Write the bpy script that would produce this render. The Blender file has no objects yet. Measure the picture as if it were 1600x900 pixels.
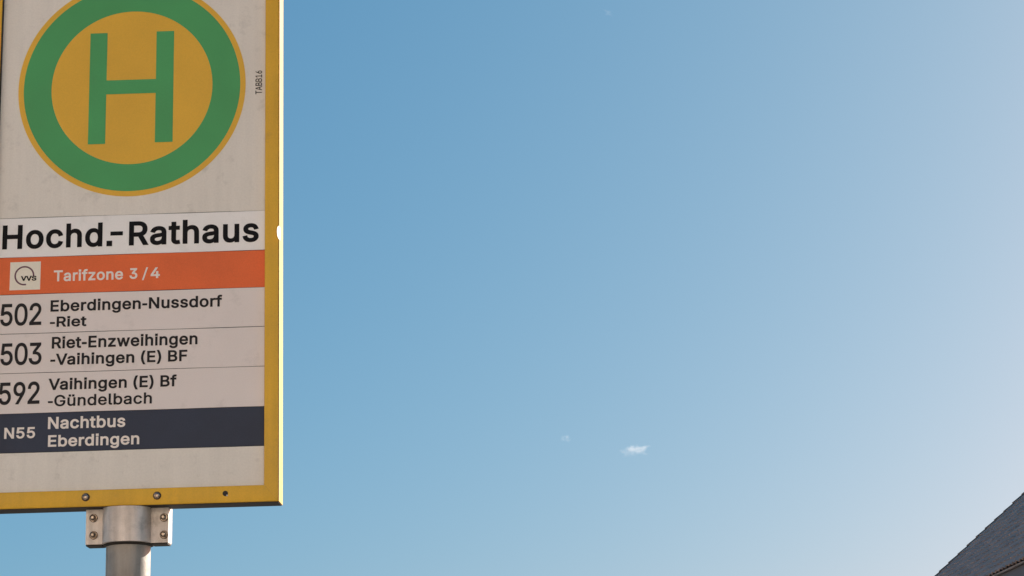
import bpy, bmesh, math, random, json
from mathutils import Vector, Matrix, Euler
random.seed(7)
S = bpy.context.scene
C = S.collection
R = math.radians

# ------------------------------------------------------------------ camera
CAM_Z = 1.65
cam_d = bpy.data.cameras.new('camera')
cam = bpy.data.objects.new('camera', cam_d); C.objects.link(cam)
cam_d.sensor_width = 36.0
cam_d.lens = 36.0 * 3269.39 / 1600.0
cam_d.clip_start = 0.05; cam_d.clip_end = 30000
_p, _r = R(14.32), R(-1.5393)
_F = Vector((0, math.cos(_p), math.sin(_p))); _U = Vector((0, -math.sin(_p), math.cos(_p))); _X = Vector((1, 0, 0))
_X2 = _X * math.cos(_r) + _U * math.sin(_r); _U2 = _U * math.cos(_r) - _X * math.sin(_r)
cam.matrix_world = Matrix(((_X2.x, _U2.x, -_F.x, 0), (_X2.y, _U2.y, -_F.y, 0), (_X2.z, _U2.z, -_F.z, CAM_Z), (0, 0, 0, 1)))
S.camera = cam

# ------------------------------------------------------------------ light
SUN_EL, SUN_AZ = 22.0, 48.0           # azimuth: degrees to the right of +Y
SKY_STRENGTH = 0.10
SUN_STRENGTH = 5.0
EXPOSURE = 0.75
SKY_CURVE = ((.978, 1.092), (.840, .639), (.815, .447))
w = bpy.data.worlds.new('World'); S.world = w; w.use_nodes = True
nt = w.node_tree; nt.nodes.clear()
sky = nt.nodes.new('ShaderNodeTexSky'); sky.sky_type = 'NISHITA'; sky.sun_disc = False
sky.sun_elevation = R(SUN_EL); sky.sun_rotation = R(SUN_AZ)
sky.altitude = 0; sky.air_density = 0.6; sky.dust_density = 2.0; sky.ozone_density = 3.0
# the camera's response to the sky's colour: one curve per channel, the same in every direction
sep = nt.nodes.new('ShaderNodeSeparateColor'); comb = nt.nodes.new('ShaderNodeCombineColor')
nt.links.new(sky.outputs[0], sep.inputs[0])
for i_, (k_, g_) in enumerate(SKY_CURVE):
    m1 = nt.nodes.new('ShaderNodeMath'); m1.operation = 'MULTIPLY'; m1.inputs[1].default_value = 0.1; nt.links.new(sep.outputs[i_], m1.inputs[0])
    m2 = nt.nodes.new('ShaderNodeMath'); m2.operation = 'POWER'; m2.inputs[1].default_value = g_; nt.links.new(m1.outputs[0], m2.inputs[0])
    m3 = nt.nodes.new('ShaderNodeMath'); m3.operation = 'MULTIPLY'; m3.inputs[1].default_value = k_ / (SKY_STRENGTH * 2 ** EXPOSURE); nt.links.new(m2.outputs[0], m3.inputs[0])
    nt.links.new(m3.outputs[0], comb.inputs[i_])
bg = nt.nodes.new('ShaderNodeBackground'); bg.inputs[1].default_value = SKY_STRENGTH
wo = nt.nodes.new('ShaderNodeOutputWorld')
nt.links.new(comb.outputs[0], bg.inputs[0]); nt.links.new(bg.outputs[0], wo.inputs[0])
sd = bpy.data.lights.new('sun', 'SUN'); sd.energy = SUN_STRENGTH; sd.angle = R(0.53); sd.color = (1.0, 0.93, 0.82)
sun = bpy.data.objects.new('sun', sd); C.objects.link(sun)
sv = Vector((math.sin(R(SUN_AZ)) * math.cos(R(SUN_EL)), math.cos(R(SUN_AZ)) * math.cos(R(SUN_EL)), math.sin(R(SUN_EL))))
sun.rotation_euler = sv.to_track_quat('Z', 'Y').to_euler()
vs = S.view_settings
vs.view_transform = 'Standard'; vs.look = 'None'; vs.exposure = EXPOSURE; vs.gamma = 1.0; vs.use_curve_mapping = False

# ------------------------------------------------------------------ helpers
def tag(o, label=None, cat=None, group=None, kind=None):
    if label: o['label'] = label
    if cat: o['category'] = cat
    if group: o['group'] = group
    if kind: o['kind'] = kind
    return o
def empty(name, loc, rz=0):
    o = bpy.data.objects.new(name, None); C.objects.link(o); o.location = loc; o.rotation_euler = (0, 0, rz)
    o.empty_display_size = 0.1
    return o
def obj(name, bm, mat, parent=None, smooth=False, loc=None):
    bmesh.ops.recalc_face_normals(bm, faces=bm.faces[:])
    me = bpy.data.meshes.new(name); bm.to_mesh(me); bm.free()
    me.materials.append(mat)
    if smooth:
        for p in me.polygons: p.use_smooth = True
        me.set_sharp_from_angle(angle=R(35))
    return link(name, me, parent, loc)
def link(name, me, parent=None, loc=None):
    o = bpy.data.objects.new(name, me); C.objects.link(o); o.parent = parent
    if loc is not None: o.location = loc
    return o
def box(bm, x0, x1, y0, y1, z0, z1, bevel=0, M=None):
    r = bmesh.ops.create_cube(bm, size=1)
    vs_ = r['verts']
    for v in vs_:
        v.co = Vector(((x0 + x1) / 2 + v.co.x * (x1 - x0), (y0 + y1) / 2 + v.co.y * (y1 - y0), (z0 + z1) / 2 + v.co.z * (z1 - z0)))
        if M: v.co = M @ v.co
    if bevel:
        es = list({e for v in vs_ for e in v.link_edges})
        bmesh.ops.bevel(bm, geom=es, offset=bevel, segments=2, profile=0.5, affect='EDGES')
    return bm
def lathe(bm, prof, axis='Z', n=32, M=None):
    """prof: list of (radius, height)."""
    rings = []
    for r_, h in prof:
        ring = []
        for i in range(n):
            a = 2 * math.pi * i / n
            p = (r_ * math.cos(a), r_ * math.sin(a), h)
            if axis == '-Y': p = (p[0], -p[2], p[1])
            v = Vector(p)
            if M: v = M @ v
            ring.append(bm.verts.new(v))
        rings.append(ring)
    for a, b in zip(rings, rings[1:]):
        for i in range(n):
            bm.faces.new((a[i], a[(i + 1) % n], b[(i + 1) % n], b[i]))
    bm.faces.new(rings[0][::-1]); bm.faces.new(rings[-1])
    return bm

# ------------------------------------------------------------------ materials
def mat(name, col, rough=0.5, metal=0.0, spec=0.5, var=0.06, vscale=6.0, bump=0.0, bscale=300.0, streak=0.0, dirt=0.0, dirtcol=(0.12, 0.10, 0.08), coat=0.0):
    m = bpy.data.materials.new(name); m.use_nodes = True
    n = m.node_tree; N = n.nodes; L = n.links
    b = N['Principled BSDF']
    b.inputs['Roughness'].default_value = rough; b.inputs['Metallic'].default_value = metal
    b.inputs['Specular IOR Level'].default_value = spec
    b.inputs['Coat Weight'].default_value = coat
    tc = N.new('ShaderNodeTexCoord')
    mp = N.new('ShaderNodeMapping'); L.new(tc.outputs['Object'], mp.inputs[0])
    def mulmix(col_sock, fac_tex, lo, hi):
        r_ = N.new('ShaderNodeMapRange'); r_.inputs[1].default_value = 0.3; r_.inputs[2].default_value = 0.7
        r_.inputs[3].default_value = lo; r_.inputs[4].default_value = hi; L.new(fac_tex, r_.inputs[0])
        k = N.new('ShaderNodeVectorMath'); k.operation = 'SCALE'
        L.new(col_sock, k.inputs[0]); L.new(r_.outputs[0], k.inputs['Scale']); return k.outputs[0]
    rgb = N.new('ShaderNodeRGB'); rgb.outputs[0].default_value = (*col, 1); c = rgb.outputs[0]
    t = N.new('ShaderNodeTexNoise'); t.inputs['Scale'].default_value = vscale; t.inputs['Detail'].default_value = 6; L.new(mp.outputs[0], t.inputs[0])
    c = mulmix(c, t.outputs[0], 1 - var, 1 + var)
    t3 = N.new('ShaderNodeTexNoise'); t3.inputs['Scale'].default_value = vscale * 60; t3.inputs['Detail'].default_value = 2; L.new(tc.outputs['Object'], t3.inputs[0])
    c = mulmix(c, t3.outputs[0], 1 - var * .6, 1 + var * .6)
    if streak:
        mp2 = N.new('ShaderNodeMapping'); mp2.inputs['Scale'].default_value = (1, 1, 0.06); L.new(tc.outputs['Object'], mp2.inputs[0])
        t2 = N.new('ShaderNodeTexNoise'); t2.inputs['Scale'].default_value = 70; t2.inputs['Detail'].default_value = 3; L.new(mp2.outputs[0], t2.inputs[0])
        c = mulmix(c, t2.outputs[0], 1 - streak, 1 + streak)
    if dirt:
        t4 = N.new('ShaderNodeTexNoise'); t4.inputs['Scale'].default_value = 22; t4.inputs['Detail'].default_value = 9; t4.inputs['Roughness'].default_value = .7; L.new(tc.outputs['Object'], t4.inputs[0])
        r4 = N.new('ShaderNodeMapRange'); r4.inputs[1].default_value = .56; r4.inputs[2].default_value = .72; r4.inputs[3].default_value = 0; r4.inputs[4].default_value = dirt; L.new(t4.outputs[0], r4.inputs[0])
        k = N.new('ShaderNodeMix'); k.data_type = 'RGBA'; L.new(r4.outputs[0], k.inputs[0]); L.new(c, k.inputs[6]); k.inputs[7].default_value = (*dirtcol, 1); c = k.outputs[2]
    L.new(c, b.inputs['Base Color'])
    rr = N.new('ShaderNodeMapRange'); rr.inputs[1].default_value = .3; rr.inputs[2].default_value = .7
    rr.inputs[3].default_value = max(0.03, rough - .08); rr.inputs[4].default_value = min(1, rough + .08); L.new(t.outputs[0], rr.inputs[0]); L.new(rr.outputs[0], b.inputs['Roughness'])
    if bump:
        tb = N.new('ShaderNodeTexNoise'); tb.inputs['Scale'].default_value = bscale; tb.inputs['Detail'].default_value = 4; L.new(tc.outputs['Object'], tb.inputs[0])
        bp = N.new('ShaderNodeBump'); bp.inputs['Strength'].default_value = bump; bp.inputs['Distance'].default_value = 0.002; L.new(tb.outputs[0], bp.inputs['Height']); L.new(bp.outputs[0], b.inputs['Normal'])
    return m
WHITE = (0.80, 0.745, 0.68)
M_panel = mat('panel_white', (0.79, 0.745, 0.66), .42, var=.05, vscale=5, dirt=.24, bump=.10, bscale=25, streak=.03)
M_strip = mat('strip_white', (0.80, 0.725, 0.68), .42, var=.04, vscale=9, dirt=.16, bump=.06, bscale=30)
M_name = mat('name_white', (0.90, 0.885, 0.85), .40, var=.04, vscale=9, dirt=.12, bump=.06, bscale=30)
M_yel = mat('emblem_yellow', (0.80, 0.46, 0.048), .42, spec=.3, var=.06, vscale=7, dirt=.05, dirtcol=(.5, .25, .05))
M_frame = mat('frame_yellow', (0.75, 0.425, 0.030), .38, spec=.35, var=.09, vscale=9, dirt=.32, dirtcol=(.36, .20, .06), bump=.12, bscale=60, streak=.05)
M_green = mat('emblem_green', (0.080, 0.375, 0.128), .45, spec=.25, var=.07, vscale=8, dirt=.10, dirtcol=(.10, .24, .12))
M_red = mat('zone_red', (0.85, 0.160, 0.046), .45, spec=.25, var=.08, vscale=11, dirt=.12, dirtcol=(.50, .10, .035), streak=.0)
M_navy = mat('night_navy', (0.046, 0.056, 0.084), .45, spec=.15, var=.12, vscale=9, dirt=.18, dirtcol=(.06, .065, .10))
M_ink = mat('black_ink', (0.008, 0.008, 0.009), .6, var=.1, spec=.12)
M_ink2 = mat('dark_ink', (0.026, 0.025, 0.026), .6, var=.15, vscale=30, spec=.15)
M_logo = mat('logo_paper', (0.86, 0.80, 0.66), .5, var=.04)
M_plum = mat('logo_plum', (0.13, 0.045, 0.075), .5)
M_lwhite = mat('white_ink', (0.88, 0.80, 0.72), .45, var=.04, vscale=30)
M_galv = mat('galvanised_clamp', (0.62, 0.56, 0.505), .50, metal=.45, var=.22, vscale=28, streak=.22, dirt=.6, dirtcol=(.22, .18, .14), bump=.25, bscale=160)
M_pole = mat('galvanised_pole', (0.33, 0.305, 0.27), .55, metal=.35, var=.22, vscale=20, streak=.2, dirt=.6, dirtcol=(.16, .14, .12), bump=.2, bscale=120)
M_rim = mat('bolt_grime_shade', (0.06, 0.035, 0.022), .6, var=.3, vscale=90)
M_edge = mat('frame_edge_glare', (0.76, 0.49, 0.17), .62, var=.16, vscale=9, dirt=.5, dirtcol=(.35, .25, .12), spec=.15)
M_bolt = mat('bolt_steel', (0.46, 0.37, 0.29), .28, metal=.9, var=.35, vscale=150, dirt=.75, dirtcol=(.10, .06, .04))
M_brown = mat('brown_edge_line', (0.10, 0.05, 0.02), .7)
M_dark = mat('dark_gap_and_shade', (0.03, 0.025, 0.02), .8)
M_glint = mat('glint_white', (0.80, 0.74, 0.60), .5, spec=.3)
M_alu = mat('aluminium_back', (0.55, 0.55, 0.55), .4, metal=.8)

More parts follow.
